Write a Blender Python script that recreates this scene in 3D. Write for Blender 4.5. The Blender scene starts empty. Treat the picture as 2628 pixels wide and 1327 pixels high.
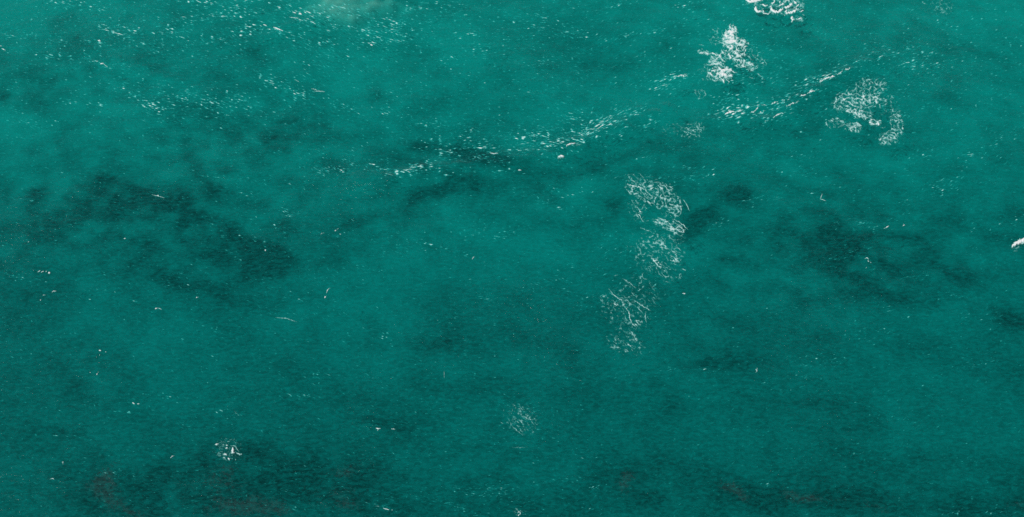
import bpy, math
import numpy as np
from mathutils import Vector

# ------------------------------------------------------------------ camera, light, exposure
scene = bpy.context.scene
PW, PH = 2628.0, 1327.0                       # the photograph's own pixel grid
CAM = np.array([0.0, -90.0, 100.0])
PITCH = math.radians(48.0)                    # below the horizon
HALF = math.radians(20.0)
FPX = (PW / 2) / math.tan(HALF)

cam_data = bpy.data.cameras.new('camera')
cam = bpy.data.objects.new('camera', cam_data)
scene.collection.objects.link(cam)
cam_data.sensor_width = 36.0
cam_data.lens = 18.0 / math.tan(HALF)
cam_data.clip_start = 1.0
cam_data.clip_end = 60000.0
cam.location = CAM
cam.rotation_euler = (math.pi / 2 - PITCH, 0, 0)
scene.camera = cam

SUN_ELEV, SUN_AZ = math.radians(56.0), math.radians(-110.0)   # azimuth from +Y, clockwise
sun_dir = Vector((math.sin(SUN_AZ) * math.cos(SUN_ELEV), math.cos(SUN_AZ) * math.cos(SUN_ELEV), math.sin(SUN_ELEV)))
world = bpy.data.worlds.new("World")
scene.world = world
world.use_nodes = True
wn = world.node_tree
bg = wn.nodes['Background']
sky = wn.nodes.new('ShaderNodeTexSky')
sky.sky_type = 'NISHITA'
sky.sun_disc = False
sky.sun_elevation = SUN_ELEV
sky.sun_rotation = SUN_AZ
wn.links.new(sky.outputs[0], bg.inputs[0])
bg.inputs[1].default_value = 0.05
sd = bpy.data.lights.new('sun', 'SUN')
sd.energy = 4.2
sd.angle = math.radians(0.5)
sd.color = (1.0, 0.96, 0.9)
sun = bpy.data.objects.new('sun', sd)
sun.rotation_euler = sun_dir.to_track_quat('Z', 'Y').to_euler()
sun.location = (-60, 40, 120)
scene.collection.objects.link(sun)
vs = scene.view_settings
vs.view_transform = 'Standard'
vs.look = 'None'
vs.exposure = 0.0
vs.gamma = 1.0
vs.use_curve_mapping = False
scene.cycles.transparent_max_bounces = 16
scene.cycles.sample_clamp_direct = 3.0
scene.cycles.use_denoising = False      # it would smear the fine ripples

# ------------------------------------------------------------------ helpers
fwd = np.array([0, math.cos(PITCH), -math.sin(PITCH)])
upv = np.array([0, math.sin(PITCH), math.cos(PITCH)])

def to_world(u, v):
    """photograph pixel -> point of the mean water level"""
    a = (np.asarray(u, float) - PW / 2) / FPX
    b = (PH / 2 - np.asarray(v, float)) / FPX
    dy = fwd[1] + b * upv[1]
    dz = fwd[2] + b * upv[2]
    t = -CAM[2] / dz
    return a * t, CAM[1] + dy * t

def to_photo(x, y, z):
    ry, rz = y - CAM[1], z - CAM[2]
    d = ry * fwd[1] + rz * fwd[2]
    b = ry * upv[1] + rz * upv[2]
    return PW / 2 + x / d * FPX, PH / 2 - b / d * FPX

def _h(ix, iy, seed):
    h = (ix.astype(np.int64) * 374761393 + iy.astype(np.int64) * 668265263 + seed * 1274126177) & 0xffffffff
    h = ((h ^ (h >> 13)) * 1274126177) & 0xffffffff
    return (h ^ (h >> 16)) & 0xffff

def noise(x, y, seed=0):
    """gradient noise, about -1..1"""
    x0, y0 = np.floor(x), np.floor(y)
    fx, fy = x - x0, y - y0
    sx = fx * fx * fx * (fx * (fx * 6 - 15) + 10)
    sy = fy * fy * fy * (fy * (fy * 6 - 15) + 10)
    def g(i, j):
        a = _h(x0 + i, y0 + j, seed) * (2 * math.pi / 65536.0)
        return np.cos(a) * (fx - i) + np.sin(a) * (fy - j)
    a = g(0, 0); a = a + sx * (g(1, 0) - a)
    b = g(0, 1); b = b + sx * (g(1, 1) - b)
    return (a + sy * (b - a)) * 1.55

def fbm(x, y, octv=4, seed=0, gain=0.5):
    s, a, n = 0.0, 1.0, 0.0
    for k in range(octv):
        s = s + a * noise(x * 2 ** k, y * 2 ** k, seed + 17 * k)
        n += a; a *= gain
    return s / n

def rot(u, v, deg):
    c, s = math.cos(math.radians(deg)), math.sin(math.radians(deg))
    return u * c + v * s, -u * s + v * c

def blobs(u, v, lst, power=1.0):
    """sum of soft ellipses given in photo pixels: (cx, cy, rx, ry, angle, strength)"""
    e = np.zeros_like(u)
    for cx, cy, rx, ry, an, st in lst:
        a, b = rot(u - cx, v - cy, an)
        e += st * np.exp(-((a / rx) ** 2 + (b / ry) ** 2) * power)
    return e

def sstep(x, a, b):
    t = np.clip((x - a) / (b - a), 0, 1)
    return t * t * (3 - 2 * t)

def seg_dist(u, v, pts, w):
    """w - distance to a polyline (positive inside)"""
    best = np.full_like(u, -1e9)
    n = len(pts)
    for i in range(max(1, n - 1)):
        ax, ay = pts[i]; bx, by = pts[min(i + 1, n - 1)]
        dx, dy = bx - ax, by - ay
        L = dx * dx + dy * dy
        t = np.clip(((u - ax) * dx + (v - ay) * dy) / L, 0, 1) if L > 0 else np.zeros_like(u)
        d = np.hypot(u - ax - t * dx, v - ay - t * dy)
        s = (i + t) / max(1, n - 1)
        taper = 0.6 + 0.4 * np.sin(np.pi * np.clip(s, 0, 1)) if n > 1 else 1.0
        best = np.maximum(best, w * taper - d)
    return best

# crests of the small waves, in photo pixels: (points, height in m, width in px)
CRESTS = [([(900, 470), (990, 462), (1080, 443), (1250, 425), (1400, 405), (1480, 378), (1560, 345), (1640, 305), (1700, 280)], 0.30, 26),
          ([(1930, 330), (2000, 300), (2060, 255), (2130, 215), (2185, 178), (2260, 150)], 0.26, 20),
          ([(1790, 320), (1880, 300), (1960, 272), (2010, 250)], 0.16, 20),
          ([(280, 150), (330, 170), (420, 200), (560, 240)], 0.10, 18),
          ([(640, 120), (760, 60), (820, 60)], 0.10, 18)]

def water_h(x, y):
    u, v = to_photo(x, y, 0 * x)
    r = np.hypot(x, y)
    near = 1 / (1 + (r / 400) ** 2)
    a, b = rot(x, y, 24)
    h = 0.13 * fbm(a / 13, b / 7.5, 3, 5) + 0.07 * fbm(x / 4.5, y / 2.6, 3, 9, 0.6)
    a, b = rot(x, y, -14)
    h += 0.035 * noise(a / 1.7, b / 1.0, 21)
    mask = (u > 0) & (u < PW) & (v > -50) & (v < 600) & (y > -85)
    if mask.any():
        um, vm = u[mask], v[mask]
        add = np.zeros_like(um)
        for pts, hh, w in CRESTS:
            d = -seg_dist(um, vm, pts, 0.0)
            add = np.maximum(add, hh * np.exp(-(d / w) ** 2))
        h = h.copy(); h[mask] += add * (1 + 0.5 * noise(x[mask] / 1.5, y[mask] / 1.0, 33))
    return h * near

def link(name, me, mat, parent=None):
    o = bpy.data.objects.new(name, me)
    scene.collection.objects.link(o)
    if mat: me.materials.append(mat)
    o.parent = parent
    return o

def mesh_np(name, co, faces, smooth=True):
    me = bpy.data.meshes.new(name)
    k = faces.shape[1]
    me.vertices.add(len(co)); me.vertices.foreach_set('co', co.astype(np.float32).ravel())
    me.loops.add(faces.size); me.loops.foreach_set('vertex_index', faces.astype(np.int32).ravel())
    me.polygons.add(len(faces))
    me.polygons.foreach_set('loop_start', np.arange(0, faces.size, k, dtype=np.int32))
    me.polygons.foreach_set('use_smooth', np.full(len(faces), smooth))
    me.update(calc_edges=True)
    me.validate()
    return me

def grid_mesh(name, xs, ys, hf):
    X, Y = np.meshgrid(xs, ys)
    Z = hf(X, Y)
    ny, nx = X.shape
    idx = np.arange(nx * ny).reshape(ny, nx)
    f = np.stack([idx[:-1, :-1], idx[:-1, 1:], idx[1:, 1:], idx[1:, :-1]], -1).reshape(-1, 4)
    return mesh_np(name, np.stack([X, Y, Z], -1).reshape(-1, 3), f), X, Y, Z

def axis(lo, hi, step):
    far = np.array([1, 2.2, 4, 7, 12, 20, 35, 60, 110, 220, 450, 900, 1800, 3600, 7000, 14000])
    mid = np.arange(lo, hi + 1e-6, step)
    return np.concatenate([lo - far[::-1], mid, hi + far])

def attr(me, name, vals):
    a = me.attributes.new(name, 'FLOAT', 'POINT')
    a.data.foreach_set('value', vals.astype(np.float32).ravel())

def nodes(mat):
    mat.use_nodes = True
    nt = mat.node_tree
    nt.nodes.clear()
    return nt, nt.nodes.new, nt.links.new

# ------------------------------------------------------------------ materials
def mat_water():
    m = bpy.data.materials.new('sea_water')
    nt, N, L = nodes(m)
    out = N('ShaderNodeOutputMaterial')
    geo = N('ShaderNodeNewGeometry')
    mp = N('ShaderNodeMapping'); mp.inputs['Scale'].default_value = (1.0, 1.7, 1.0)
    mp.inputs['Rotation'].default_value = (0, 0, math.radians(9))
    L(geo.outputs['Position'], mp.inputs['Vector'])
    n1 = N('ShaderNodeTexNoise'); n1.inputs['Scale'].default_value = 1.5; n1.inputs['Detail'].default_value = 5; n1.inputs['Roughness'].default_value = 0.62; n1.inputs['Distortion'].default_value = 0.7
    n2 = N('ShaderNodeTexNoise'); n2.inputs['Scale'].default_value = 6.0; n2.inputs['Detail'].default_value = 3; n2.inputs['Roughness'].default_value = 0.6; n2.inputs['Distortion'].default_value = 0.5
    L(mp.outputs[0], n1.inputs['Vector']); L(mp.outputs[0], n2.inputs['Vector'])
    big = N('ShaderNodeTexNoise'); big.inputs['Scale'].default_value = 0.05; big.inputs['Detail'].default_value = 2
    L(geo.outputs['Position'], big.inputs['Vector'])
    ramp = N('ShaderNodeMapRange'); ramp.inputs[1].default_value = 0.38; ramp.inputs[2].default_value = 0.66; ramp.inputs[3].default_value = 0.25; ramp.inputs[4].default_value = 1.0
    L(big.outputs[0], ramp.inputs[0])
    b1 = N('ShaderNodeBump'); b1.inputs['Distance'].default_value = 0.07
    b2 = N('ShaderNodeBump'); b2.inputs['Distance'].default_value = 0.03
    L(ramp.outputs[0], b1.inputs['Strength']); L(ramp.outputs[0], b2.inputs['Strength'])
    L(n1.outputs[0], b1.inputs['Height']); L(n2.outputs[0], b2.inputs['Height']); L(b1.outputs[0], b2.inputs['Normal'])
    tr = N('ShaderNodeBsdfTransparent'); tr.inputs[0].default_value = (1, 1, 1, 1)
    df = N('ShaderNodeBsdfDiffuse'); df.inputs[0].default_value = (0.0, 0.33, 0.30, 1)
    L(b2.outputs[0], df.inputs['Normal'])
    # silt and air bubbles cloud the top layer; the streaks paint in ripple light
    mp3 = N('ShaderNodeMapping'); mp3.inputs['Scale'].default_value = (1.7, 3.3, 1.0); mp3.inputs['Rotation'].default_value = (0, 0, math.radians(-8))
    L(geo.outputs['Position'], mp3.inputs['Vector'])
    n3 = N('ShaderNodeTexNoise'); n3.inputs['Scale'].default_value = 1.0; n3.inputs['Detail'].default_value = 6; n3.inputs['Roughness'].default_value = 0.7; n3.inputs['Distortion'].default_value = 0.6
    L(mp3.outputs[0], n3.inputs['Vector'])
    m3 = N('ShaderNodeMapRange'); m3.inputs[1].default_value = 0.40; m3.inputs[2].default_value = 0.74; m3.inputs[3].default_value = 0.06; m3.inputs[4].default_value = 0.29
    L(n3.outputs[0], m3.inputs[0])
    body = N('ShaderNodeMixShader'); L(m3.outputs[0], body.inputs[0])
    # part of the light is scattered forward on its way down, which blurs shadows and the view of the bed
    tl = N('ShaderNodeBsdfTranslucent'); tl.inputs[0].default_value = (1, 1, 1, 1)
    tt = N('ShaderNodeMixShader'); tt.inputs[0].default_value = 0.28
    L(tr.outputs[0], tt.inputs[1]); L(tl.outputs[0], tt.inputs[2])
    L(tt.outputs[0], body.inputs[1]); L(df.outputs[0], body.inputs[2])
    gl = N('ShaderNodeBsdfGlossy'); gl.inputs['Roughness'].default_value = 0.13; gl.inputs[0].default_value = (1, 1, 1, 1)
    L(b2.outputs[0], gl.inputs['Normal'])
    fr = N('ShaderNodeFresnel'); fr.inputs[0].default_value = 1.333
    L(b2.outputs[0], fr.inputs['Normal'])
    mx = N('ShaderNodeMixShader')
    L(fr.outputs[0], mx.inputs[0]); L(body.outputs[0], mx.inputs[1]); L(gl.outputs[0], mx.inputs[2])
    L(mx.outputs[0], out.inputs['Surface'])
    # absorption: red goes first
    ab = N('ShaderNodeVolumeAbsorption')
    ab.inputs['Color'].default_value = (0.0, 0.875, 0.884, 1)
    ab.inputs['Density'].default_value = 0.9
    L(ab.outputs[0], out.inputs['Volume'])
    return m

def mat_seabed():
    m = bpy.data.materials.new('seabed_sand_weed_trough_shade')
    nt, N, L = nodes(m)
    out = N('ShaderNodeOutputMaterial')
    at = N('ShaderNodeAttribute'); at.attribute_name = 'weed'
    geo = N('ShaderNodeNewGeometry')
    n = N('ShaderNodeTexNoise'); n.inputs['Scale'].default_value = 0.55; n.inputs['Detail'].default_value = 4; n.inputs['Roughness'].default_value = 0.55; n.inputs['Distortion'].default_value = 0.3
    L(geo.outputs['Position'], n.inputs['Vector'])
    mr = N('ShaderNodeMapRange'); mr.inputs[3].default_value = -0.16; mr.inputs[4].default_value = 0.16
    L(n.outputs[0], mr.inputs[0])
    ad = N('ShaderNodeMath'); ad.operation = 'ADD'; ad.use_clamp = True
    L(at.outputs['Fac'], ad.inputs[0]); L(mr.outputs[0], ad.inputs[1])
    mix = N('ShaderNodeMix'); mix.data_type = 'RGBA'
    mix.inputs[6].default_value = (0.62, 0.55, 0.45, 1)
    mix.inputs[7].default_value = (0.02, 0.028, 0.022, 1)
    L(ad.outputs[0], mix.inputs[0])
    df = N('ShaderNodeBsdfDiffuse'); L(mix.outputs[2], df.inputs[0])
    L(df.outputs[0], out.inputs[0])
    return m

def mat_foam(name, col=(0.86, 0.88, 0.88, 1), lo=0.0, hi=1.0, thin=None, c0=0.0, c1=1.0):
    m = bpy.data.materials.new(name)
    nt, N, L = nodes(m)
    out = N('ShaderNodeOutputMaterial')
    at = N('ShaderNodeAttribute'); at.attribute_name = 'thickness'
    mr = N('ShaderNodeMapRange'); mr.interpolation_type = 'SMOOTHSTEP'
    mr.inputs[1].default_value = lo; mr.inputs[2].default_value = hi
    L(at.outputs['Fac'], mr.inputs[0])
    geo = N('ShaderNodeNewGeometry')
    n = N('ShaderNodeTexNoise'); n.inputs['Scale'].default_value = 9; n.inputs['Detail'].default_value = 4
    L(geo.outputs['Position'], n.inputs['Vector'])
    bp = N('ShaderNodeBump'); bp.inputs['Distance'].default_value = 0.05; bp.inputs['Strength'].default_value = 0.7
    L(n.outputs[0], bp.inputs['Height'])
    df = N('ShaderNodeBsdfDiffuse'); df.inputs[0].default_value = col
    if thin:      # thin films are aerated water, thick ones dry white foam
        cm = N('ShaderNodeMapRange'); cm.inputs[1].default_value = c0; cm.inputs[2].default_value = c1
        L(at.outputs['Fac'], cm.inputs[0])
        cx = N('ShaderNodeMix'); cx.data_type = 'RGBA'
        cx.inputs[6].default_value = thin; cx.inputs[7].default_value = col
        L(cm.outputs[0], cx.inputs[0]); L(cx.outputs[2], df.inputs[0])
    L(bp.outputs[0], df.inputs['Normal'])
    tr = N('ShaderNodeBsdfTransparent')
    mx = N('ShaderNodeMixShader')
    L(mr.outputs[0], mx.inputs[0]); L(tr.outputs[0], mx.inputs[1]); L(df.outputs[0], mx.inputs[2])
    L(mx.outputs[0], out.inputs[0])
    return m

M_WATER = mat_water()
M_BED = mat_seabed()
M_FOAM = mat_foam('white_foam', col=(0.66, 0.68, 0.68, 1), lo=-0.10, hi=0.68, thin=(0.20, 0.66, 0.62, 1), c0=0.1, c1=0.7)
M_THIN = mat_foam('thin_spray_and_glints', col=(0.70, 0.74, 0.72, 1), lo=-0.06, hi=0.95, thin=(0.03, 0.56, 0.51, 1), c0=0.38, c1=0.92)  # its pale teal and white also paint sun glints and lit crests

# ------------------------------------------------------------------ seabed and water
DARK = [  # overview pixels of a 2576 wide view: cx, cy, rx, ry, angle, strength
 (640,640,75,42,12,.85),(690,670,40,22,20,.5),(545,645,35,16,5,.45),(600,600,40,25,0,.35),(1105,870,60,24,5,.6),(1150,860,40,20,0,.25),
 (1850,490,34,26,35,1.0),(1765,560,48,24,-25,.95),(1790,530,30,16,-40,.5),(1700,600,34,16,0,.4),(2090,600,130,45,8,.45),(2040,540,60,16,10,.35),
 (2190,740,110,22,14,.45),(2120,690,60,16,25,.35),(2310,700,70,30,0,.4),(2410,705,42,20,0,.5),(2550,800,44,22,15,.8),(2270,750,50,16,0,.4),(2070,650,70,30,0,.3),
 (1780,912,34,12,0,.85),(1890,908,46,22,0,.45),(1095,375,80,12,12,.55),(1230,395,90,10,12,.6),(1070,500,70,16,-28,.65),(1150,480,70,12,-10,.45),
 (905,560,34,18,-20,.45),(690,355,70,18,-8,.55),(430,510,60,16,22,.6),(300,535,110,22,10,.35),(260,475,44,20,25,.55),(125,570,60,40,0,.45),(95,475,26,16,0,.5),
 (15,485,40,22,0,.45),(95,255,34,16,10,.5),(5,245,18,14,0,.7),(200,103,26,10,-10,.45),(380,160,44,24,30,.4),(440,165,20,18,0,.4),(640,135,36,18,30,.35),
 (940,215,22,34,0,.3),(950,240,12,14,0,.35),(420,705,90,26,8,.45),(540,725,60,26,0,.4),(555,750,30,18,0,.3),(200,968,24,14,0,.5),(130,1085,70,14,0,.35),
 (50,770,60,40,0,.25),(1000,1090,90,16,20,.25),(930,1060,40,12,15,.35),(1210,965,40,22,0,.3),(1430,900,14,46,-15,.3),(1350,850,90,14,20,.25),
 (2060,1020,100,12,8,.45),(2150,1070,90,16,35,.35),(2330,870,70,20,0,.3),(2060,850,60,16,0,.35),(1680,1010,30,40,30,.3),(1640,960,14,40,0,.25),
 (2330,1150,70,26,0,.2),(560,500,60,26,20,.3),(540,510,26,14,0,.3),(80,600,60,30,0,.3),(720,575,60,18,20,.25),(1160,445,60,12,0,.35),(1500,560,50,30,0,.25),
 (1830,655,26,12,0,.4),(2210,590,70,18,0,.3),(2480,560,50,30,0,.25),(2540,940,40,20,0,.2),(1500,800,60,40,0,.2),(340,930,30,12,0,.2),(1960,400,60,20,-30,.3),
 (1390,436,110,15,-6,.4),(1570,396,110,13,-22,.35),(1720,365,90,12,-15,.3),(1960,352,110,12,-20,.25),(2400,230,40,40,0,.2),(1480,160,50,12,0,.35),(1280,190,50,30,0,.15),(850,640,60,26,0,.2),(1650,440,16,14,0,.3),(1550,520,30,16,0,.3),(2130,480,60,22,0,.25)]  # blobs along the wave troughs paint swell shade into the bed colour
BRIGHT = [(20,40,110,60,0,.5),(240,30,80,30,0,.3),(30,330,80,60,0,.35),(330,440,50,40,0,.25),(1660,600,80,60,0,.25),(1500,460,60,26,-20,.2),(2480,60,120,60,0,.3),
 (1000,60,60,30,0,.2),(1950,360,60,16,-30,.35),(1600,420,80,16,-20,.25),(2130,790,90,30,0,.3),(60,200,60,20,0,.2),(900,760,120,50,0,.2),(980,890,60,30,0,.25),
 (1900,760,60,50,0,.25),(2380,760,70,30,0,.2),(240,760,60,50,0,.2),(1330,300,130,60,0,.15),(400,830,80,30,0,.2),(100,860,90,30,0,.2),(2470,1120,90,60,0,.2)]
BROWN = [(265,1215,26,46,10,1.0),(240,1215,30,14,0,.5),(300,1270,50,14,25,.7),(590,1270,75,26,0,1.0),(560,1180,60,24,-30,.65),(575,1215,40,14,0,.5),
 (700,1275,50,20,10,.7),(870,1180,36,16,-15,.8),(860,1230,34,14,0,.5),(870,1265,50,20,0,.7),(1572,1215,14,24,10,1.0),(1590,1195,20,14,0,.4),
 (1840,1225,30,12,30,.9),(1870,1245,30,10,30,.7),(2030,1250,34,10,5,1.0),(1990,1240,26,9,0,.7),(2090,1258,60,8,0,.4),(2200,1265,40,8,0,.55),(2235,1282,26,7,0,.5),(330,1290,40,8,0,.5),(150,1240,30,8,0,.35),(2560,1265,30,8,0,.6)]
DEEPBAND = [(620,1240,190,80,0,.55),(280,1240,110,60,0,.4),(880,1210,140,60,0,.4),(1580,1220,70,60,0,.4),(1850,1235,160,40,18,.45),(2100,1260,300,34,4,.5),(2480,1280,180,30,0,.35),
 (1250,1290,300,50,0,.15),(600,1140,110,30,0,.3)]
K = 2628.0 / 2576.0
sc = lambda lst: [(a * K, b * K, c * K, d * K, e, f) for a, b, c, d, e, f in lst]
SANDBAR = [(850,-8,90,36,0,1.2),(935,2,80,24,0,.8),(1040,-4,60,16,0,.45),(800,14,50,10,10,.5),(885,30,40,12,0,.5),(2370,-30,10,10,0,.0)]

def bed_base(x, y):
    _, v = to_photo(x, y, 0 * x)
    v = np.clip(v, -600, 2200)
    d = 2.45 + 2.3 * sstep(v, -150, 1500) + 0.9 * sstep(v, 300, 800)
    d = d + 0.35 * fbm(x / 22, y / 16, 3, 71)
    return -d

def bed_fields(x, y, z):
    u, v = to_photo(x, y, z)
    ok = (y > -80)
    u = np.where(ok, u, -9999.0); v = np.where(ok, v, 9999.0)
    wu = u + 34 * fbm(x / 4.2, y / 3.6, 4, 3, 0.6); wv = v + 24 * fbm(x / 4.2, y / 3.6, 4, 4, 0.6)
    return u, v, wu, wv

def bed_h(x, y):
    z = bed_base(x, y)
    z = z
    u, v, wu, wv = bed_fields(x, y, 0 * z - 0.5)
    s = np.clip(blobs(wu, wv, sc(SANDBAR)), 0, 1.1)
    s = s * (0.85 + 0.45 * fbm(x / 2.6, y / 1.6, 4, 14, 0.6))
    z = z + (-0.36 - z) * sstep(s, -0.05, 1.4)
    return np.minimum(z, -0.12)

xs = axis(-68, 68, 0.34); ys = axis(-36, 56, 0.34)
me, X, Y, Z = grid_mesh('seabed', xs, ys, bed_h)
u, v, wu, wv = bed_fields(X, Y, Z)
u0, v0, wu0, wv0 = bed_fields(X, Y, 0 * X - 0.5)
a, b = rot(X, Y, -24)
REG = [(330,560,420,150,0,.9),(2180,650,330,130,0,.9),(1150,440,260,80,0,.6),(200,180,330,90,0,.5),(700,1240,500,90,0,.6),(2100,1250,400,60,0,.5),(620,340,260,70,0,.6)]
reg = np.clip(blobs(u, v, sc(REG)), 0, 1)
weed = 0.26 + 0.40 * fbm(a / 15, b / 8, 3, 41, .6) + (0.26 + 0.40 * reg) * fbm(a / 4.2, b / 3.2, 2, 43, .5) + (0.24 + 0.55 * reg) * fbm(a / 2.3, b / 1.9, 2, 47, .45) + 0.20 * reg
weed = weed + 0.90 * blobs(wu, wv, sc(DARK)) + 0.20 * blobs(wu, wv, [(p, q, c * 1.8, d * 2.0, e, f) for p, q, c, d, e, f in sc(DARK)]) + 1.15 * blobs(wu, wv, sc(DEEPBAND)) - 0.75 * blobs(wu, wv, sc(BRIGHT))  # DARK brings painted trough shade in along with the weed
sand = np.clip(blobs(wu0, wv0, sc(SANDBAR)), 0, 1)
weed = weed * (1 - 0.8 * sand) + sand * 0.25 * (0.6 + fbm(X / 1.5, Y / 1.1, 3, 61))
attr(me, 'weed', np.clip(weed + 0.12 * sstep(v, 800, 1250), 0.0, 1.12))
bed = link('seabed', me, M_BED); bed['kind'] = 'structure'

me, X, Y, Z = grid_mesh('sea_water', axis(-64, 64, 0.22), axis(-33, 46, 0.22), water_h)
sea = link('sea_water', me, M_WATER); sea['kind'] = 'structure'

# ------------------------------------------------------------------ foam: marching triangles over a field
def foam_mesh(name, u, v, f, height, full, lift=0.025, raw=False):
    """u, v: pixel grids on the water; f > 0 is foam; height in m, full: field value of full thickness"""
    ny, nx = u.shape
    fl = f.ravel(); ul = u.ravel(); vl = v.ravel()
    idx = np.arange(nx * ny).reshape(ny, nx)
    t1 = np.stack([idx[:-1, :-1], idx[1:, :-1], idx[1:, 1:]], -1).reshape(-1, 3)
    t2 = np.stack([idx[:-1, :-1], idx[1:, 1:], idx[:-1, 1:]], -1).reshape(-1, 3)
    T = np.concatenate([t1, t2])
    inside = fl[T] > 0
    cnt = inside.sum(1)
    P = []
    ekeys = []
    tris = []
    full3 = T[cnt == 3]
    # vertices are coded: grid index, or edge key of two grid indices
    n = nx * ny
    def edge(a, b):
        lo = np.minimum(a, b); hi = np.maximum(a, b)
        return n + lo * np.int64(n) + hi
    tris.append(full3.astype(np.int64))
    one = T[cnt == 1]; io = inside[cnt == 1]
    if len(one):
        k = io.argmax(1); r = np.arange(len(one))
        A, B, C = one[r, k], one[r, (k + 1) % 3], one[r, (k + 2) % 3]
        tris.append(np.stack([A, edge(A, B), edge(A, C)], -1))
    two = T[cnt == 2]; it = inside[cnt == 2]
    if len(two):
        k = (~it).argmax(1); r = np.arange(len(two))
        A, B, C = two[r, k], two[r, (k + 1) % 3], two[r, (k + 2) % 3]
        AB, AC = edge(A, B), edge(A, C)
        tris.append(np.stack([B, C, AC], -1)); tris.append(np.stack([B, AC, AB], -1))
    Tt = np.concatenate(tris)
    if len(Tt) == 0: return None
    keys, inv = np.unique(Tt.ravel(), return_inverse=True)
    F = inv.reshape(-1, 3)
    isg = keys < n
    pu = np.empty(len(keys)); pv = np.empty(len(keys)); pf = np.zeros(len(keys))
    g = keys[isg]
    pu[isg], pv[isg], pf[isg] = ul[g], vl[g], fl[g]
    e = keys[~isg] - n
    lo, hi = e // n, e % n
    t = fl[lo] / (fl[lo] - fl[hi])
    pu[~isg] = ul[lo] + t * (ul[hi] - ul[lo]); pv[~isg] = vl[lo] + t * (vl[hi] - vl[lo])
    x, y = to_world(pu, pv)
    th = np.clip(pf / full, 0, 1.0)
    z = water_h(x, y) + lift + height * np.sqrt(th)
    co = np.stack([x, y, z], -1)
    if raw: return co, F, th, pu, pv
    me = mesh_np(name, co, F)
    attr(me, 'thickness', th)
    return me

def pieces(F, n):
    """label of the connected piece of each vertex"""
    lab = np.arange(n)
    while True:
        m = lab[F].min(1)
        new = lab.copy()
        for k in range(3): np.minimum.at(new, F[:, k], m)
        new = new[new]; new = new[new]
        if (new == lab).all(): return lab
        lab = new

def web(u, v, env, seed, lam=13.0, aniso=1.6, ang=0.0, warp=5.0):
    """filigree of foam strands where env > 0"""
    a, b = rot(u, v, ang)
    wa = a + warp * fbm(a / 16, b / 16, 3, seed + 1); wb = b + warp * fbm(a / 16, b / 16, 3, seed + 2)
    wa = wa + 2.2 * fbm(u / 5, v / 4, 2, seed + 9); wb = wb + 2.2 * fbm(u / 5, v / 4, 2, seed + 10)
    n1 = np.abs(noise(wa / (lam * aniso), wb / lam, seed + 3))
    n2 = np.abs(noise(wa / (lam * 0.55 * aniso), wb / (lam * 0.55), seed + 4))
    n3 = np.abs(noise(wa / (lam * 0.3 * aniso), wb / (lam * 0.3), seed + 5))
    brk = fbm(u / 9, v / 7, 2, seed + 6)
    e = env + 0.50 * brk * np.clip(env * 3, 0, 1) 
    w = np.clip(e, -0.3, 1.6)
    f1 = 0.27 * w - n1 - 0.02
    f2 = 0.26 * w - n2 - 0.05
    f3 = 0.30 * w - n3 - 0.16
    f = np.maximum(np.maximum(f1, f2), f3)
    core = (env - 1.25) * 0.5 + 0.30 * fbm(u / 9, v / 5, 3, seed + 8)
    f = np.maximum(f, core)
    f = np.where(env > 0.06, f, -0.2)
    return f * 6.0        # roughly pixels

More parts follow.
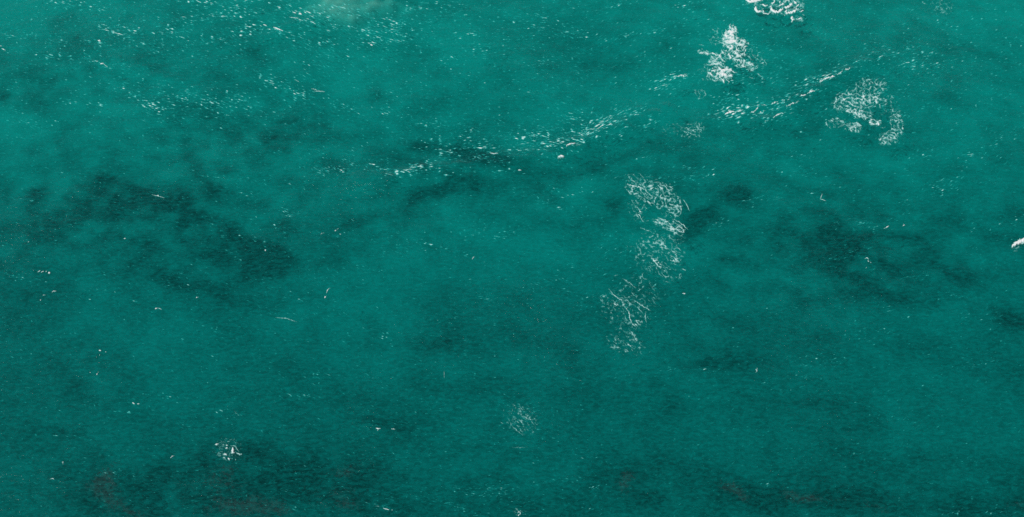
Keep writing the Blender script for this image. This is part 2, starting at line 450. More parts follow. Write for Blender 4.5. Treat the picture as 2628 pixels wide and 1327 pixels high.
def foam_patch(name, label, ellipses, strokes, seed, category='foam patch', group=None, lam=13.0, aniso=1.6, ang=0.0,
               height=0.10, jit=1.6, step=1.0, mat=None, full=2.2, holes=(), minarea=14.0):
    bx = []
    for cx, cy, rx, ry, an, st in ellipses:
        R = max(rx, ry) * 1.7
        bx.append((cx - R, cy - R, cx + R, cy + R))
    for pts, w in strokes:
        P = np.array(pts, float)
        bx.append((P[:, 0].min() - w - 6, P[:, 1].min() - w - 6, P[:, 0].max() + w + 6, P[:, 1].max() + w + 6))
    bx = np.array(bx)
    x0, y0, x1, y1 = bx[:, 0].min(), bx[:, 1].min(), bx[:, 2].max(), bx[:, 3].max()
    u, v = np.meshgrid(np.arange(x0, x1 + step, step), np.arange(y0, y1 + step, step))
    f = np.full_like(u, -5.0)
    if ellipses:
        ellipses = [(p, q, c * 1.08, d * 1.08, e, f * 1.05 if f < 1 else f) for p, q, c, d, e, f in ellipses]
        env = np.zeros_like(u)
        eu = u + 10 * fbm(u / 24, v / 20, 4, seed + 51, 0.6); ev = v + 8 * fbm(u / 24, v / 20, 4, seed + 52, 0.6)
        for cx, cy, rx, ry, an, st in ellipses:
            a, b = rot(eu - cx, ev - cy, an)
            r2 = (a / rx) ** 2 + (b / ry) ** 2
            env = np.maximum(env, st * sstep(1.5 - r2, 0, 0.9))
        for cx, cy, rx, ry, an, st in holes:
            a, b = rot(u - cx, v - cy, an)
            env -= st * np.exp(-((a / rx) ** 2 + (b / ry) ** 2))
        f = web(u, v, env, seed, lam, aniso, ang)
    ju = u + jit * fbm(u / 6, v / 6, 3, seed + 31) * 1.6
    jv = v + jit * fbm(u / 6, v / 6, 3, seed + 32) * 1.6
    gr = 0.45 * noise(u / 2.6, v / 2.2, seed + 33)
    for pts, w in strokes:
        f = np.maximum(f, seg_dist(ju, jv, pts, w) + gr * min(w, 2.0))
    out = foam_mesh(name, u, v, f, height, full, raw=True)
    if out is None: return None
    co, F, th, pu, pv = out
    lab = pieces(F, len(co))
    a = np.stack([pu, pv], -1)[F]
    ar = 0.5 * np.abs((a[:, 1, 0] - a[:, 0, 0]) * (a[:, 2, 1] - a[:, 0, 1]) - (a[:, 2, 0] - a[:, 0, 0]) * (a[:, 1, 1] - a[:, 0, 1]))
    ids, inv = np.unique(lab[F[:, 0]], return_inverse=True)
    area = np.bincount(inv, ar)
    order = np.argsort(-area)
    big = [k for k in order if area[k] >= minarea][:250]
    if not big: big = [order[0]]
    org = np.array([co[:, 0].mean(), co[:, 1].mean(), 0.0])
    def sub(nm, mask, parent):
        f2 = F[mask]
        vs_, iv = np.unique(f2, return_inverse=True)
        me = mesh_np(nm, co[vs_] - org, iv.reshape(-1, 3))
        attr(me, 'thickness', th[vs_])
        return link(nm, me, mat or M_FOAM, parent)
    rest = ~np.isin(inv, big)
    if rest.any() and not ellipses and area[big].sum() > 0: rest[:] = False      # stray slivers of a plain fleck
    if len(big) == 1 and not rest.any():
        o = sub(name, inv == big[0], None)
    else:
        o = bpy.data.objects.new(name, None); scene.collection.objects.link(o); o.empty_display_size = 0.3
        for k in big: sub('foam_clump', inv == k, o)
        if rest.any(): sub('foam_specks', rest, o)['kind'] = 'stuff'
    o.location = org
    o['label'] = label; o['category'] = category
    if group: o['group'] = group
    return o

foam_patch('foam_patch', 'largest and whitest foam patch, star shaped with curled strands, upper right of the sea',
  [(1875,92,17,26,10,.95),(1886,113,30,17,0,.95),(1886,138,32,18,0,.9),(1905,163,34,10,18,.85),(1932,176,14,8,0,.75),(1812,136,18,7,18,.85),(1836,145,22,9,8,.85),
   (1842,163,24,18,0,.8),(1850,188,34,19,-8,.95),(1860,186,17,10,-20,1.42),(1878,106,12,8,0,1.2),(1870,92,10,14,0,1.15),(1940,155,30,18,10,.42),(1842,95,22,20,0,.42),(1818,185,22,22,0,.42),(1925,130,18,14,0,.35)],
  [([(1858,197),(1864,206),(1870,212),(1869,218)],1.1),([(1864,193),(1872,200),(1880,207)],.9),([(1870,190),(1880,194)],.9),([(1850,203),(1857,211),(1858,215)],1.8),
   ([(1939,187),(1950,194),(1963,206)],.8),([(1825,205),(1834,210),(1845,207)],1.2),([(1820,101),(1828,116)],.7),([(1794,116),(1804,116)],.8),([(1880,74),(1884,78),(1885,88)],1.4),
   ([(1922,198),(1930,202),(1937,199)],.9),([(1900,106),(1912,103),(1914,108),(1906,116)],1.2)],
  101, lam=14, aniso=1.35, height=.14, holes=[(1871,165,11,7,0,1.1)])
foam_patch('foam_patch', 'thick clumped white foam patch cut off by the top edge of the photo',
  [(2040,8,26,24,0,.6),(1975,6,60,22,0,.42),(2000,24,40,16,0,.5),(2045,50,18,8,0,.5)],
  [([(1916,2),(1925,6),(1940,3),(1954,0)],5.0),([(1922,9),(1926,8)],2.5),([(1940,6),(1938,12),(1933,14)],1.6),([(1941,17),(1938,25),(1943,30),(1954,30)],3.0),
   ([(1953,12),(1962,15),(1970,14)],2.6),([(1957,25),(1960,34),(1970,37),(1977,33)],2.4),([(1977,17),(1982,28),(1990,32),(2000,31),(2008,24)],4.0),
   ([(1985,1),(1988,6),(1981,10)],2.6),([(1997,17),(2006,14),(2013,9)],2.6),([(2013,20),(2020,21),(2027,14),(2033,10)],3.6),([(2002,3),(2000,8)],2.0),
   ([(2010,4),(2022,1),(2027,6)],2.3),([(2037,3),(2041,8),(2044,12)],2.2),([(2016,30),(2019,37),(2030,34),(2041,30),(2043,24)],3.3),([(2040,22),(2046,16),(2050,15)],2.2),
   ([(2053,14),(2060,13)],1.5),([(2053,32),(2060,30)],3.2),([(2058,37),(2065,41)],1.1),([(2009,39),(2015,41)],1.4),([(2029,45),(2035,52),(2031,57)],3.2),([(2044,52),(2052,50),(2060,50)],2.4),
   ([(1990,-10),(2010,-14),(2040,-8)],4),([(1930,-8),(1960,-12),(1985,-8)],5)],
  137, lam=12, height=.12, jit=2.8, full=2.6)
foam_patch('foam_patch', 'wide lacy foam patch with round white knots along its lower edge, far right',
  [(2210,262,54,33,8,.66),(2236,221,38,20,0,.58),(2160,265,22,22,20,.62),(2148,317,30,14,-10,.55),(2192,328,21,12,10,.8),(2196,326,9,6,0,1.0),(2246,316,19,9,10,.9),
   (2224,302,15,8,30,.8),(2279,355,26,17,-10,.68),(2301,315,16,38,-14,.56),(2296,290,15,14,0,.52),(2280,262,20,18,0,.42),(2262,286,16,8,0,.42),(2190,232,26,10,-10,.42),(2200,265,26,14,10,.78),(2235,258,22,9,10,.8),(2190,290,26,8,20,.78)],
  [([(2196,297),(2210,300),(2220,298)],1.2),([(2284,341),(2296,343),(2303,355)],1.3),([(2300,291),(2306,297),(2305,306)],1.1),([(2186,318),(2200,316),(2210,325),(2208,332)],1.2),
   ([(2180,283),(2192,290),(2205,301),(2215,303)],1.4),([(2205,285),(2225,290),(2240,290)],.9),([(2258,327),(2266,331),(2273,328)],.8)],
  173, lam=12, aniso=1.5, holes=[(2248,283,14,8,0,.8),(2170,300,12,7,0,.6)], height=.10)
foam_patch('foam_patch', 'open web of thin foam strands over dark water, right of the middle of the sea',
  [(1668,496,62,28,28,.55),(1722,528,26,34,0,.55),(1718,580,42,13,22,.7),(1640,545,34,20,45,.4),(1650,462,46,12,10,.33),(1700,490,26,18,0,.62),(1640,495,30,13,20,.62)],
  [([(1706,531),(1722,534),(1735,533),(1748,530),(1748,545),(1742,555),(1730,554)],1.3),([(1726,563),(1742,570),(1757,582),(1766,590)],1.2),([(1660,516),(1668,524),(1677,524)],1.5),
   ([(1752,512),(1762,525),(1770,543)],1.1),([(1606,474),(1620,477),(1646,484),(1660,492)],1.5),([(1608,487),(1616,496),(1622,500)],1.2),([(1638,538),(1646,548)],1.4),([(1632,551),(1640,552),(1646,563)],1.4),
   ([(1698,572),(1722,583),(1744,595),(1755,597),(1754,590),(1742,581),(1735,588)],1.4),([(1643,583),(1656,590),(1671,594)],.9),([(1700,500),(1694,505),(1698,512)],1.3),([(1640,446),(1655,461)],.8),
   ([(1671,470),(1685,470),(1698,472)],1.0),([(1710,590),(1730,597),(1748,607)],1.0),([(1745,513),(1744,525)],1.4)],
  211, lam=13, aniso=1.7, ang=24, holes=[(1668,552,16,10,0,.5),(1715,560,10,6,0,.4)], height=.09)
foam_patch('foam_patch', 'trailing ragged foam strands just below the open foam web',
  [(1696,628,34,10,38,.6),(1728,655,13,20,-20,.55),(1686,675,17,5,42,.85),(1690,650,66,52,20,.36),(1735,612,22,20,30,.4),(1712,712,18,14,30,.42),(1741,712,10,8,30,.5),(1733,668,14,7,15,.7),(1650,640,50,30,30,.22)],
  [([(1716,608),(1726,616),(1731,624)],1.0),([(1732,634),(1743,639),(1749,647)],1.0),([(1672,662),(1679,670),(1686,679)],1.4),([(1658,622),(1668,622)],1.0),([(1688,694),(1692,704),(1702,712)],.8),
   ([(1750,690),(1760,696)],1.0),([(1662,654),(1672,660)],.7),([(1752,754),(1758,755)],2.0),([(1700,612),(1710,622)],.8)],
  241, lam=12, aniso=1.9, ang=36, height=.07)
foam_patch('foam_patch', 'fan of long slanting foam streaks below the ragged strands',
  [(1600,775,22,14,20,.5),(1641,828,10,10,0,.7),(1578,783,7,5,0,.9),(1605,795,62,50,40,.33),(1645,745,50,30,40,.33),(1556,770,22,12,20,.36),(1645,722,16,9,0,.36)],
  [([(1562,740),(1572,755),(1590,768),(1604,772)],1.3),([(1595,770),(1604,788),(1614,800),(1616,815),(1624,832),(1633,840)],1.3),([(1625,769),(1642,781),(1655,789),(1672,799)],1.2),
   ([(1635,788),(1650,804)],1.0),([(1657,800),(1656,812),(1659,826)],1.1),([(1598,715),(1612,724),(1634,740)],1.1),([(1652,699),(1648,706),(1649,712),(1658,718)],1.1),([(1616,804),(1630,812)],.8),
   ([(1670,763),(1684,782)],.6),([(1575,709),(1590,704)],.8),([(1640,708),(1655,722)],.5)],
  269, lam=12, aniso=2.2, ang=38, height=.07)
foam_patch('foam_patch', 'faint small foam wisps at the bottom end of the long foam trail',
  [(1604,882,48,28,12,.33),(1622,865,16,12,50,.45)],
  [([(1618,853),(1628,862),(1633,872),(1632,878)],1.1),([(1584,866),(1590,872)],1.0),([(1610,884),(1620,888)],1.3),([(1602,895),(1613,901)],1.2),([(1578,848),(1584,844)],.6),([(1570,872),(1580,880),(1598,882)],.6)],
  283, lam=11, aniso=2.0, ang=30, height=.05)
foam_patch('foam_patch', 'faint scatter of thin foam threads in the lower middle of the sea',
  [(1338,1076,46,34,35,.34),(1345,1060,20,14,40,.4)],
  [([(1330,1051),(1338,1050)],1.0),([(1335,1068),(1350,1074),(1362,1078),(1370,1091)],.9),([(1314,1094),(1328,1107),(1344,1119)],.8),([(1325,1083),(1333,1086)],1.0),([(1312,1148),(1335,1149),(1354,1148)],.7),([(1282,1082),(1292,1089)],.8)],
  307, lam=11, aniso=1.7, ang=35, height=.05)
foam_patch('foam_patch', 'small round cluster of bright foam knots over dark water, lower left of the sea',
  [(584,1152,34,28,0,.38),(578,1145,16,10,0,.4)],
  [([(598,1152),(598,1158),(598,1163)],4.6),([(594,1164),(603,1163)],3.0),([(553,1141),(560,1141)],3.4),([(571,1142),(576,1142)],1.6),([(581,1144),(586,1144)],2.5),([(580,1152),(584,1151)],2.5),
   ([(574,1169),(580,1167),(582,1170)],2.6),([(573,1180),(574,1175),(578,1176),(579,1180)],1.8),([(587,1181),(590,1178)],3.4),([(605,1180),(606,1181)],1.6),([(592,1145),(602,1145),(606,1150)],1.3),
   ([(605,1145),(608,1153),(614,1160)],1.4),([(608,1164),(614,1167),(621,1168)],2.2),([(584,1133),(590,1133)],1.4),([(580,1126),(583,1125)],1.2),([(563,1154),(566,1152)],1.0),([(566,1158),(572,1160)],.9),([(564,1172),(568,1170)],1.2),([(596,1168),(595,1172)],1.1)],
  331, lam=9, height=.2, jit=1.2, full=3.5)
foam_patch('foam_patch', 'tiny ring of foam around a dark hole at the bottom edge of the photo',
  [(1334,1314,18,12,0,.32)],
  [([(1328,1319),(1331,1315),(1335,1316),(1336,1320),(1332,1323)],1.5),([(1332,1322),(1331,1325)],2.0),([(1322,1322),(1329,1323)],.8),([(1340,1314),(1341,1315)],1.2),([(1334,1311),(1338,1313)],1.0)],
  347, height=.1, jit=.6)
foam_patch('foam_patch', 'small curly foam tuft between the long rough crest and the star shaped patch',
  [(1780,335,24,22,-10,.48),(1765,342,26,9,0,.48),(1725,330,30,18,0,.28)],
  [([(1786,322),(1794,335),(1802,343)],.9),([(1762,338),(1776,346),(1790,346)],.9)], 359, lam=10, aniso=1.5, height=.07)
foam_patch('foam_patch', 'tiny curl of foam below the left foot of the star shaped patch',
  [(1795,242,16,13,0,.4)],
  [([(1800,229),(1808,236),(1812,245),(1804,248)],.9),([(1783,238),(1788,243)],.8),([(1797,246),(1794,252)],.8)], 367, lam=9, height=.06)
foam_patch('foam_patch', 'thin hair-like foam threads hanging from the top edge near the right corner',
  [(2418,12,28,28,0,.32),(2376,6,6,8,0,.3)],
  [([(2395,28),(2404,20),(2412,14),(2420,27),(2430,38)],.8),([(2412,14),(2413,0)],.7),([(2424,8),(2434,18),(2441,32)],.6),([(2428,22),(2430,26)],.9)], 373, lam=11, aniso=1.2, height=.05)
foam_patch('whitecap', 'solid bright white breaking crest cut off by the right edge of the photo',
  [(2606,640,14,8,0,.35)],
  [([(2597,635),(2606,629),(2616,624),(2630,617),(2650,606)],5.6),([(2601,628),(2605,623)],1.6),([(2609,640),(2616,634)],1.6),([(2620,628),(2630,626)],2.4),([(2612,617),(2616,621)],1.5),([(2596,638),(2601,636)],2.2),([(2612,620),(2624,617)],2.5),([(2607,639),(2609,641)],1.2)],
  389, category='whitecap', height=.30, jit=3.2, full=3.6)
foam_patch('foam_lump', 'lone rounded white lump of foam just below the long rough crest',
  [], [([(1433,409),(1440,407),(1447,408)],3.9),([(1431,411),(1434,410)],1.8)], 397, category='foam lump', height=.32, jit=.9, full=4)
foam_patch('whitecap', 'short thick white crest lip above the lone foam lump',
  [], [([(1453,384),(1460,378),(1468,376),(1477,374)],2.4),([(1463,376),(1476,373)],1.2),([(1477,374),(1486,372)],.9),([(1478,380),(1491,378)],.9)], 401, category='whitecap', height=.16, jit=1.3)

# breaking lines on the crest to the right
LIPS = [
 ('white crest lip with grainy foam, lowest on the right hand crest line', [([(1984,308),(1992,301),(2000,297),(2008,296)],1.9),([(1996,310),(2010,303)],.9),([(2004,300),(2018,292),(2030,290)],.7),([(1962,318),(1976,314)],.8)]),
 ('slim white crest lip ending in a rounded head, middle of the right hand crest line', [([(2017,279),(2026,275),(2035,271)],1.5),([(2033,271),(2037,270)],2.2),([(2040,270),(2049,267)],1.4),([(2022,298),(2036,292),(2050,288)],.7)]),
 ('pinkish white crest lip with two short lobes, above the slim rounded one', [([(2053,254),(2059,251)],2.0),([(2060,251),(2068,249)],2.5),([(2052,265),(2068,262)],.7),([(2075,243),(2081,240),(2088,238)],2.6),([(2070,246),(2074,242)],1.2),([(2088,238),(2108,233),(2116,232)],.9),([(2095,242),(2110,234)],.6)]),
 ('hazy pale foam smear stretched along the upper part of the right hand crest', [([(2104,212),(2118,206),(2136,203)],2.2),([(2128,204),(2140,200)],2.6),([(2100,217),(2108,213)],1.2)]),
 ('last two small white crest lips at the upper end of the right hand crest line', [([(2148,197),(2156,192),(2161,188)],1.6),([(2167,187),(2173,184),(2178,181)],1.8),([(2175,176),(2180,179)],1.5)]),
 ('grainy reddish white foam smear left of the right hand crest line', [([(1860,297),(1872,292),(1884,291)],2.6),([(1868,285),(1876,288)],1.5),([(1884,293),(1902,288)],1.4)]),
 ('small ragged foam clumps in the middle of the second crest row', [([(1926,293),(1936,288),(1944,281)],2.0),([(1944,294),(1956,291),(1964,284)],1.3),([(1948,276),(1960,274),(1970,272)],1.2),([(1982,268),(1994,265)],2.0),([(2004,268),(2014,264),(2026,256)],1.2),([(2006,262),(2018,257)],1.0)]),
 ('flat hazy foam streak left of the foot of the star shaped patch', [([(1730,200),(1745,196),(1765,197)],1.8),([(1715,202),(1728,200)],.9),([(1752,192),(1766,193)],1.2)]),
]
for i, (lb, st) in enumerate(LIPS):
    foam_patch('crest_foam', lb, [], st, 420 + 7 * i, category='crest foam', group='foam along the right hand wave crests', height=.08, jit=2.4, full=2.0)

# brown weed floating just under the surface along the bottom of the view: ragged fronds, too many to count
def weed_canopy():
    u, v = np.meshgrid(np.arange(-60, PW + 60, 2.0), np.arange(1090, PH + 70, 1.6))
    wu = u + 22 * fbm(u / 60, v / 45, 4, 903, 0.6); wv = v + 16 * fbm(u / 60, v / 45, 4, 904, 0.6)
    e = blobs(wu, wv, [(p, q, c * 1.15, d * 1.15, a, f) for p, q, c, d, a, f in sc(BROWN)], 0.9)
    n = 0.7 * noise(u / 8, v / 5, 911) + 0.5 * noise(u / 4.2, v / 3.0, 912) + 0.5 * fbm(u / 30, v / 20, 3, 913)
    f = np.where(e > 0.10, n - 0.62 + 1.25 * np.clip(e, 0, 0.95), -1.0)
    me = foam_mesh('floating_weed', u, v, f, 0.06, 0.7, lift=-0.30)
    m = bpy.data.materials.new('brown_weed')
    nt, N, L = nodes(m)
    out = N('ShaderNodeOutputMaterial'); df = N('ShaderNodeBsdfDiffuse'); tr = N('ShaderNodeBsdfTransparent')
    df.inputs[0].default_value = (0.026, 0.016, 0.017, 1)
    at = N('ShaderNodeAttribute'); at.attribute_name = 'thickness'
    mr = N('ShaderNodeMapRange'); mr.inputs[1].default_value = 0.0; mr.inputs[2].default_value = 0.9; mr.inputs[4].default_value = 0.92
    mx = N('ShaderNodeMixShader')
    L(at.outputs['Fac'], mr.inputs[0]); L(mr.outputs[0], mx.inputs[0]); L(tr.outputs[0], mx.inputs[1]); L(df.outputs[0], mx.inputs[2]); L(mx.outputs[0], out.inputs[0])
    o = link('floating_weed', me, m)
    o['kind'] = 'stuff'; o['label'] = 'loose dark brown weed just under the water along the bottom of the photo'; o['category'] = 'weed'
weed_canopy()

# single flecks one can point to
FLECKS = [
 ('curved white foam fleck with a thick left end, low on the left', [([(399,794),(403,793)],1.9),([(403,792),(410,793),(416,796)],1.0)]),
 ('upper, comma shaped fleck of the two stacked foam flecks left of the middle', [([(838,753),(841,746),(845,742)],1.3),([(845,742),(849,740)],.6)]),
 ('lower, diamond shaped fleck of the two stacked foam flecks left of the middle', [([(834,766),(836,763)],2.4),([(836,763),(838,760)],.8)]),
 ('slanting white foam fleck alone in the middle of the sea', [([(1212,667),(1214,663),(1217,659)],1.3)]),
 ('small hooked white fleck beside a dark spot, lower right', [([(1943,946),(1942,951),(1942,956),(1939,958)],1.1),([(1938,951),(1942,952)],1.0)]),
 ('small white fleck resting on the edge of the darkest patch on the left', [([(681,642),(682,644)],2.0)]),
 ('bright double speck, upper of the two near the top left', [([(253,106),(258,108)],1.9),([(256,105),(256,103)],.8)]),
 ('bright fleck with a thin tail, lower of the two near the top left', [([(258,165),(266,164)],1.7),([(266,165),(276,173)],.9)]),
 ('slanting pair of white specks at the left edge near the top', [([(2,119),(4,119)],1.3),([(6,126),(14,130)],1.3)]),
 ('round white speck ending a row of dashes near the left edge', [([(125,703),(129,701)],2.4),([(98,700),(104,697)],1.4),([(106,701),(114,698)],1.3),([(118,700),(121,697)],1.0)]),
 ('pointed white fleck above a fainter one, below the row of dashes near the left edge', [([(134,751),(138,748),(144,748)],1.4)]),
 ('faint white tick with a short stalk, left of the lone curved fleck', [([(103,773),(106,770)],1.1),([(110,759),(118,758)],1.0)]),
 ('short white wedge right of the lone curved fleck', [([(503,767),(506,765),(510,764)],1.4)]),
 ('small pale oval speck in the dark left part of the sea', [([(72,624),(75,622)],1.3)]),
 ('small pale speck with a dimple, right of the pale oval one', [([(318,613),(323,613)],1.3)]),
 ('forked white fleck beside two dots, above the middle of the sea on the left', [([(860,594),(863,592)],1.8),([(865,590),(869,586)],1.0),([(872,601),(876,602)],.9)]),
 ('short hooked fleck left of the forked white one', [([(823,604),(825,600),(832,598)],1.0)]),
 ('heart shaped white fleck, left of a pair low in the middle', [([(965,1100),(971,1102),(976,1101)],1.7),([(970,1103),(970,1106)],1.1)]),
 ('flat white fleck, right of a pair low in the middle', [([(1005,1102),(1014,1103)],1.2)]),
 ('small white tick right of the brown weed in the lower left', [([(438,1175),(442,1171),(446,1169)],1.4)]),
 ('white speck pair near the bottom edge left of the middle', [([(984,1306),(990,1308),(998,1310)],1.5),([(1006,1311),(1008,1311)],1.3),([(965,1299),(975,1302)],.7)]),
 ('small bunch of white specks above the dark spot on the lower left', [([(255,901),(260,902)],1.7),([(271,905),(274,905)],1.5),([(257,911),(256,915)],.8)]),
 ('pair of white specks leaning right, under the small bunch on the lower left', [([(248,963),(251,960)],1.6),([(252,957),(254,956)],1.2),([(231,957),(233,958)],1.1)]),
 ('row of two bright specks on plain water, lower left', [([(340,1034),(346,1037)],1.6),([(353,1037),(358,1037)],1.3)]),
 ('small three pronged white speck left of the brown weed', [([(159,1187),(164,1187)],1.1),([(162,1188),(162,1192)],1.0)]),
 ('white speck pair below the three pronged one', [([(128,1231),(136,1229),(140,1232)],1.2)]),
 ('short white dash above the bright foam threads in the right half', [([(2273,586),(2280,582)],1.9),([(2268,588),(2272,587)],.9)]),
 ('small oval dash right of the short white one in the right half', [([(2317,581),(2321,579)],1.6)]),
 ('curled ring of specks above a dark spot on the right', [([(2219,666),(2224,664),(2229,668)],1.1),([(2226,671),(2230,674)],1.2),([(2233,675),(2235,677)],.9),([(2222,690),(2224,689)],1.3)]),
 ('thin white cross mark among ripples, right of the dark tadpole shaped patch', [([(2105,512),(2110,498)],1.0),([(2104,511),(2119,517)],.9)]),
 ('white fleck in the rough ripples left of the sand shoal', [([(768,34),(774,38)],2.2),([(752,33),(760,35)],1.3)]),
 ('long thin bright streak under the ripples left of the sand shoal', [([(743,45),(757,48),(768,49)],1.1)]),
 ('bright clump of short dashes at the top left of the middle', [([(702,72),(712,76),(726,82)],1.8),([(676,64),(684,67)],1.2)]),
 ('bright white wake-like fleck under the dark ripples below the shoal', [([(950,114),(956,118)],1.7),([(944,111),(950,113)],1.0)]),
 ('stack of three long white dashes left of the centre, upper half', [([(800,229),(814,232)],1.0),([(806,235),(834,236)],1.0),([(756,206),(770,213)],.7)]),
 ('bright short streak crossing a dark patch below the left ripples', [([(390,499),(404,503),(422,508)],.9),([(404,502),(407,502)],1.5)]),
 ('thin slanted white streak on plain water, left of the middle', [([(707,815),(735,818),(762,827)],.8)]),
 ('pale vertical scratch of foam low in the middle', [([(1140,952),(1140,972)],.7)]),
 ('pink white crest fleck beside the lone foam lump, further left', [([(1258,397),(1268,399),(1278,398)],1.4),([(1329,439),(1337,439)],1.5)]),
]
for i, (lb, st) in enumerate(FLECKS):
    foam_patch('foam_fleck', lb, [], st, 600 + 5 * i, category='foam fleck', group='single white flecks scattered over the sea', height=.1, jit=.5, full=1.6, step=.6, minarea=2.0)

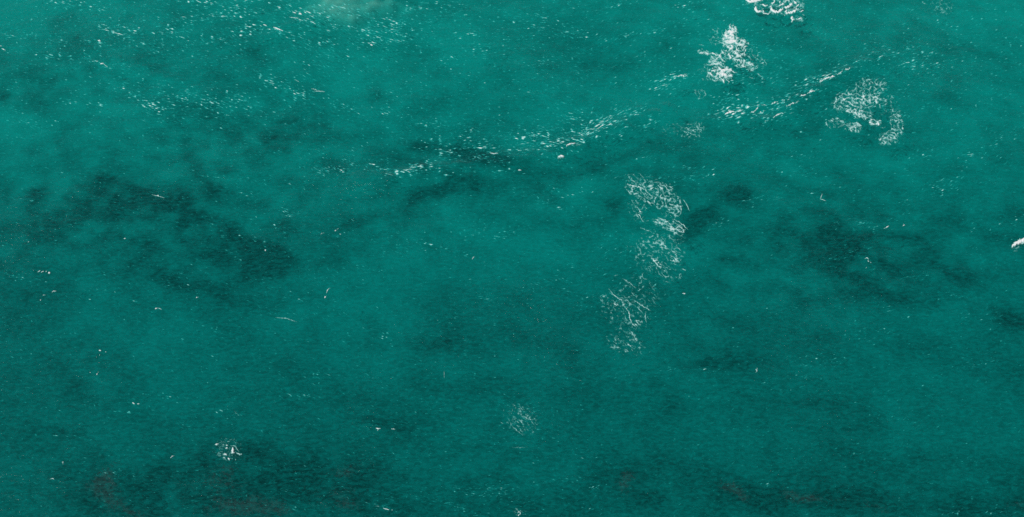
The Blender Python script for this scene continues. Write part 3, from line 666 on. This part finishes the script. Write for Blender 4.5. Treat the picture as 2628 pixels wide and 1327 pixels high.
# ------------------------------------------------------------------ countless tiny flecks: foam, with glints and lit ripple crests painted pale
# density clusters in photo pixels: cx, cy, rx, ry, angle, strength
CL = [(1500,345,95,26,-24,1.15),(1430,372,60,20,-12,1.0),(1560,315,60,20,-26,1.15),(1620,300,40,14,-35,.9),(1380,350,90,24,-8,.7),(1660,320,30,14,-35,.7),(1590,345,60,12,-28,.4),
 (1250,390,120,34,-4,.62),(1180,370,100,40,5,.5),(1050,440,70,14,-10,1.0),(1030,448,40,8,-8,1.05),(950,425,90,16,8,.7),(860,440,60,14,8,.6),(1130,450,60,8,0,.6),(1290,440,60,8,0,.4),
 (1340,380,90,30,0,.55),(1150,400,50,20,0,.6),(1480,300,60,16,-10,.45),
 (1900,285,70,18,-12,.95),(1870,262,40,22,0,.62),(1960,290,50,14,-18,.75),(2010,262,50,16,-28,.7),(2080,215,60,18,-28,.75),(2130,195,50,14,-30,.7),(2040,280,60,12,-30,.55),(1990,305,50,8,-25,.6),(1860,310,60,14,-5,.5),
 (1720,205,60,16,-8,.7),(1700,225,50,14,10,.5),(2250,150,120,18,-14,.42),(2350,160,60,20,-25,.5),(2400,170,40,16,-30,.45),(2440,128,40,3,5,.5),
 (780,30,80,18,12,.7),(880,28,90,14,8,.55),(1010,62,60,12,10,.8),(960,95,50,16,10,.85),(1000,85,90,30,0,.5),(860,70,80,10,0,.5),(790,55,40,10,10,.6),(1080,22,60,16,0,.45),
 (700,80,70,14,14,.7),(560,38,100,14,-6,.65),(470,50,60,14,0,.6),(430,75,60,10,20,.55),(620,10,60,8,-15,.7),(520,10,100,8,5,.5),(330,78,90,12,10,.5),(300,90,50,8,15,.6),(160,10,40,10,10,.45),(220,12,40,10,20,.45),
 (200,110,120,6,4,.4),(150,145,90,6,3,.5),(60,95,60,8,10,.35),(140,148,30,6,0,.6),(240,155,50,6,30,.4),(320,172,60,5,4,.5),(380,115,60,10,0,.35),(560,105,60,12,0,.4),(640,85,60,16,0,.4),(540,145,50,6,10,.35),(400,135,40,6,0,.4),
 (210,265,60,5,5,.45),(260,270,30,6,10,.5),(60,315,60,5,8,.4),(130,312,30,4,0,.4),(400,278,50,18,20,.65),(360,255,60,10,25,.55),(470,260,90,22,15,.5),(560,270,60,22,10,.6),(620,255,60,14,20,.5),(480,240,50,8,15,.4),(700,215,60,10,25,.5),(770,240,70,14,20,.6),(890,280,40,8,15,.5),(740,265,40,10,10,.5),
 (810,110,60,14,5,.45),(860,140,50,8,5,.4),(780,165,50,6,10,.35),(1210,90,34,8,0,.6),(1380,70,30,8,0,.55),(1380,45,60,10,0,.3),(1480,90,60,12,5,.45),(1500,95,30,8,0,.55),(1560,20,50,5,-12,.55),(1630,90,70,6,-10,.6),(1740,15,30,10,0,.6),(1720,62,40,5,-15,.4),(1160,15,40,6,-5,.5),(1240,130,60,20,0,.25),(1160,150,40,6,-10,.4),
 (1200,330,80,16,0,.45),(1100,320,60,14,5,.35),(1000,290,60,14,10,.3),(1370,160,80,12,-5,.22),
 (1350,495,60,6,20,.5),(1470,502,40,5,-12,.75),(1440,490,30,4,25,.7),(1400,520,30,8,0,.6),(1440,535,16,10,0,.55),(1700,455,60,10,0,.45),(1790,455,60,12,-12,.5),(1600,460,60,12,10,.4),(1560,600,70,4,0,.35),
 (1840,580,30,8,-15,.6),(1870,565,20,6,-15,.5),(1940,515,40,8,-15,.6),(1990,510,30,5,5,.65),(2090,500,30,8,20,.55),(2160,480,60,10,10,.25),(1345,588,30,4,0,.5),(1260,605,60,14,-10,.5),(1230,590,50,16,0,.4),(1110,630,70,6,12,.65),(1060,640,60,6,15,.45),(1160,655,50,4,5,.45),(990,640,30,5,15,.45),
 (960,610,50,8,5,.3),(740,545,40,14,15,.5),(720,585,40,8,10,.45),(870,570,30,8,-10,.3),(840,560,40,4,10,.3),(640,520,40,20,40,.4),(560,590,50,10,40,.45),(640,610,40,14,20,.4),(600,655,30,8,20,.4),(420,730,60,6,8,.45),(280,710,60,6,20,.3),(330,765,40,4,30,.5),(220,765,40,5,35,.4),(240,740,40,5,15,.3),(60,715,40,8,15,.5),(30,590,20,3,0,.4),(70,517,60,3,5,.45),(300,585,50,3,0,.25),
 (420,500,30,6,20,.3),(600,460,60,6,8,.4),(520,450,40,6,20,.35),(780,440,50,6,15,.5),(900,690,70,10,5,.35),(860,715,40,8,0,.35),(780,770,50,6,20,.55),(820,800,20,10,0,.4),(740,745,60,4,5,.4),(660,725,40,6,10,.3),(1450,715,60,5,-5,.65),(1530,707,50,4,-5,.55),(1400,735,60,6,10,.3),
 (980,860,30,6,20,.6),(950,850,50,10,0,.3),(560,845,30,5,12,.5),(640,850,40,4,0,.3),(420,845,30,3,15,.3),(1250,770,30,5,18,.5),(1270,800,60,14,0,.25),(1120,820,60,12,0,.2),
 (420,1015,50,5,8,.5),(440,1020,20,5,0,.6),(330,1030,60,5,20,.3),(240,1037,60,4,8,.35),(310,1058,40,4,10,.4),(560,1055,40,5,10,.45),(620,1065,30,4,15,.5),(740,1018,70,4,3,.6),(760,1015,24,5,0,.6),(810,960,40,8,10,.4),(930,965,40,4,-10,.4),(950,970,50,8,10,.3),(890,1015,16,6,0,.4),
 (520,1105,50,5,15,.35),(640,1125,30,4,12,.5),(180,1122,60,4,5,.3),(150,1210,60,4,10,.35),(300,1218,50,5,3,.5),(245,1252,10,6,-30,.4),(70,1240,60,4,5,.2),(960,1165,50,5,0,.5),(1040,1090,30,5,10,.3),(1060,1060,50,6,0,.35),(1200,1095,40,6,5,.35),
 (1230,1265,70,10,8,.5),(1290,1272,60,10,20,.65),(1260,1260,50,5,-5,.5),(1370,1290,30,6,35,.6),(1160,1300,50,8,15,.5),(985,1300,50,5,12,.6),(780,1305,40,4,5,.4),(750,1263,60,4,5,.3),(480,1310,60,4,10,.3),(400,1305,40,4,10,.35),(1450,1230,60,8,-5,.5),(1490,1225,20,5,20,.6),(1530,1252,20,5,10,.6),(1400,1235,40,6,5,.5),(1515,1310,20,4,0,.5),
 (1700,950,60,5,-3,.4),(1810,952,50,5,5,.6),(1840,937,14,4,0,.8),(1960,985,20,6,-45,.3),(2120,920,60,12,5,.5),(2130,930,20,10,10,.65),(2060,935,30,5,10,.4),(2185,928,16,4,0,.55),(2060,970,40,6,0,.4),(2170,900,40,4,5,.3),(2510,930,60,8,-20,.5),(2560,915,40,6,-30,.4),(2380,990,30,4,10,.3),
 (2280,1075,50,6,0,.35),(2345,1095,20,4,-15,.6),(2305,1135,20,8,30,.4),(2210,1162,20,4,0,.5),(2100,1120,40,8,0,.3),(1970,1245,40,4,0,.45),(2030,1277,10,5,0,.5),(2390,1315,50,4,-15,.5),(2440,1318,30,5,-20,.7),(2550,1318,50,5,0,.6),(2500,1215,40,6,0,.3),(2380,1240,50,4,0,.35),
 (2210,575,40,8,0,.7),(2250,585,30,8,0,.55),(2140,570,16,4,0,.4),(2300,560,40,4,-15,.5),(2430,480,50,12,-25,.6),(2400,475,30,8,-30,.7),(2370,495,30,6,-35,.6),(2450,462,30,8,-15,.6),(2500,470,30,6,0,.4),(2340,515,40,5,-10,.5),(2500,580,24,10,-45,.5),(2600,572,40,10,-25,.65),(2560,580,30,5,-20,.5),(2130,655,30,8,0,.4),(2140,662,10,4,0,.55),(2190,635,50,8,10,.4),(2180,650,16,5,20,.4),
 (2360,710,60,5,-10,.35),(2450,760,16,10,0,.5),(2280,795,40,6,5,.4),(2320,815,20,5,-5,.6),(2480,810,40,5,-10,.3),(2560,810,20,10,-20,.45),(2490,825,60,6,-20,.35),(2260,850,60,6,5,.5),(2290,855,16,3,0,.6),(2020,795,60,4,0,.3),(2170,870,50,6,5,.3),(1990,650,30,5,0,.25),
 (2330,290,50,5,-22,.5),(2360,280,40,5,-22,.5),(2560,360,60,8,-28,.5),(2520,385,60,8,-25,.5),(2600,340,40,8,-30,.45),(2450,420,60,14,-20,.35),(2380,400,60,20,-20,.3),(2080,400,40,8,10,.4),(2060,340,10,6,0,.5),(2200,380,60,10,0,.2),(1680,370,30,4,-15,.6),(1640,405,30,4,5,.6),(1660,410,50,10,0,.35),(1780,430,60,8,0,.4),(1720,385,60,10,-10,.3),(2000,440,80,20,0,.25),
 (1900,130,90,60,0,.28),(2220,270,110,90,0,.2),(1940,190,60,50,0,.35),(1600,640,100,60,30,.25),(1560,760,80,60,30,.3),(1660,740,70,60,30,.25),(1340,1080,70,50,0,.3)]
us, vsx = np.arange(-40, PW + 40, 1.0), np.arange(-60, PH + 30, 0.8)
u, v = np.meshgrid(us[::4], vsx[::4])
dens = np.zeros_like(u)
for cx, cy, rx, ry, an, st in CL:
    R = max(rx, ry) * 2.2
    i0, i1 = np.searchsorted(u[0], [cx - R, cx + R]); j0, j1 = np.searchsorted(v[:, 0], [cy - R, cy + R])
    su, sv = u[j0:j1, i0:i1], v[j0:j1, i0:i1]
    if su.size == 0: continue
    su = su + 10 * noise(su / 30, sv / 20, 831); sv = sv + 6 * noise(su / 30, sv / 20, 832)
    a, b = rot(su - cx, sv - cy, an)
    dens[j0:j1, i0:i1] = np.maximum(dens[j0:j1, i0:i1], st * np.exp(-((a / rx) ** 2 + (b / ry) ** 2) * 0.8))
gate = fbm(u / 70, v / 28, 3, 821)
tilt = np.where(u > 1500, -0.30, 0.22) * sstep(np.abs(u - 1200), 0, 500)
rows = fbm(u / 60, (v - tilt * (u - 1300)) / 12, 2, 823)
base = 0.20 + 0.14 * sstep(450 - v, 0, 300) + 0.20 * gate + 0.12 * rows - 0.10 * sstep(v, 330, 620)
D = np.clip(np.maximum(base, -0.2) + dens * (0.98 + 1.2 * rows), -0.2, 1.25)
def up(a, n, ax):
    L_ = np.arange(n) / 4.0
    i = np.minimum(L_.astype(int), a.shape[ax] - 2); t = L_ - i
    lo, hi = np.take(a, i, ax), np.take(a, i + 1, ax)
    t = t[:, None] if ax == 0 else t[None, :]
    return (lo + (hi - lo) * t).astype(np.float32)
nU, nV = len(us), len(vsx)
D = up(up(D, nU, 1), nV, 0); tl = up(up(tilt, nU, 1), nV, 0)
bands = []
for j in range(0, nV, 200):
    uu, vv = np.meshgrid(us, vsx[j:j + 200])
    wx = uu + 4 * noise(uu / 30, vv / 18, 801); wy = vv + 3 * noise(uu / 30, vv / 18, 802) - tl[j:j + 200] * (uu - 1300)
    bands.append(0.72 * noise(wx / 12.5, wy / 2.5, 811) + 0.30 * noise(wx / 5.0, wy / 1.9, 813))
n = np.concatenate(bands)
sg = n.std()
u, v = np.meshgrid(us, vsx)
me = foam_mesh('foam_glint_flecks', u, v, n - sg * (1.98 - 2.0 * D), 0.035, 2.9 * sg)
o = link('foam_glint_flecks', me, M_THIN); o['kind'] = 'stuff'
o['label'] = 'countless tiny white and pale teal flecks of foam and painted glints on ripples, strewn over the sea'
o['category'] = 'foam and glint flecks'
#print('flecks tris', len(me.polygons))
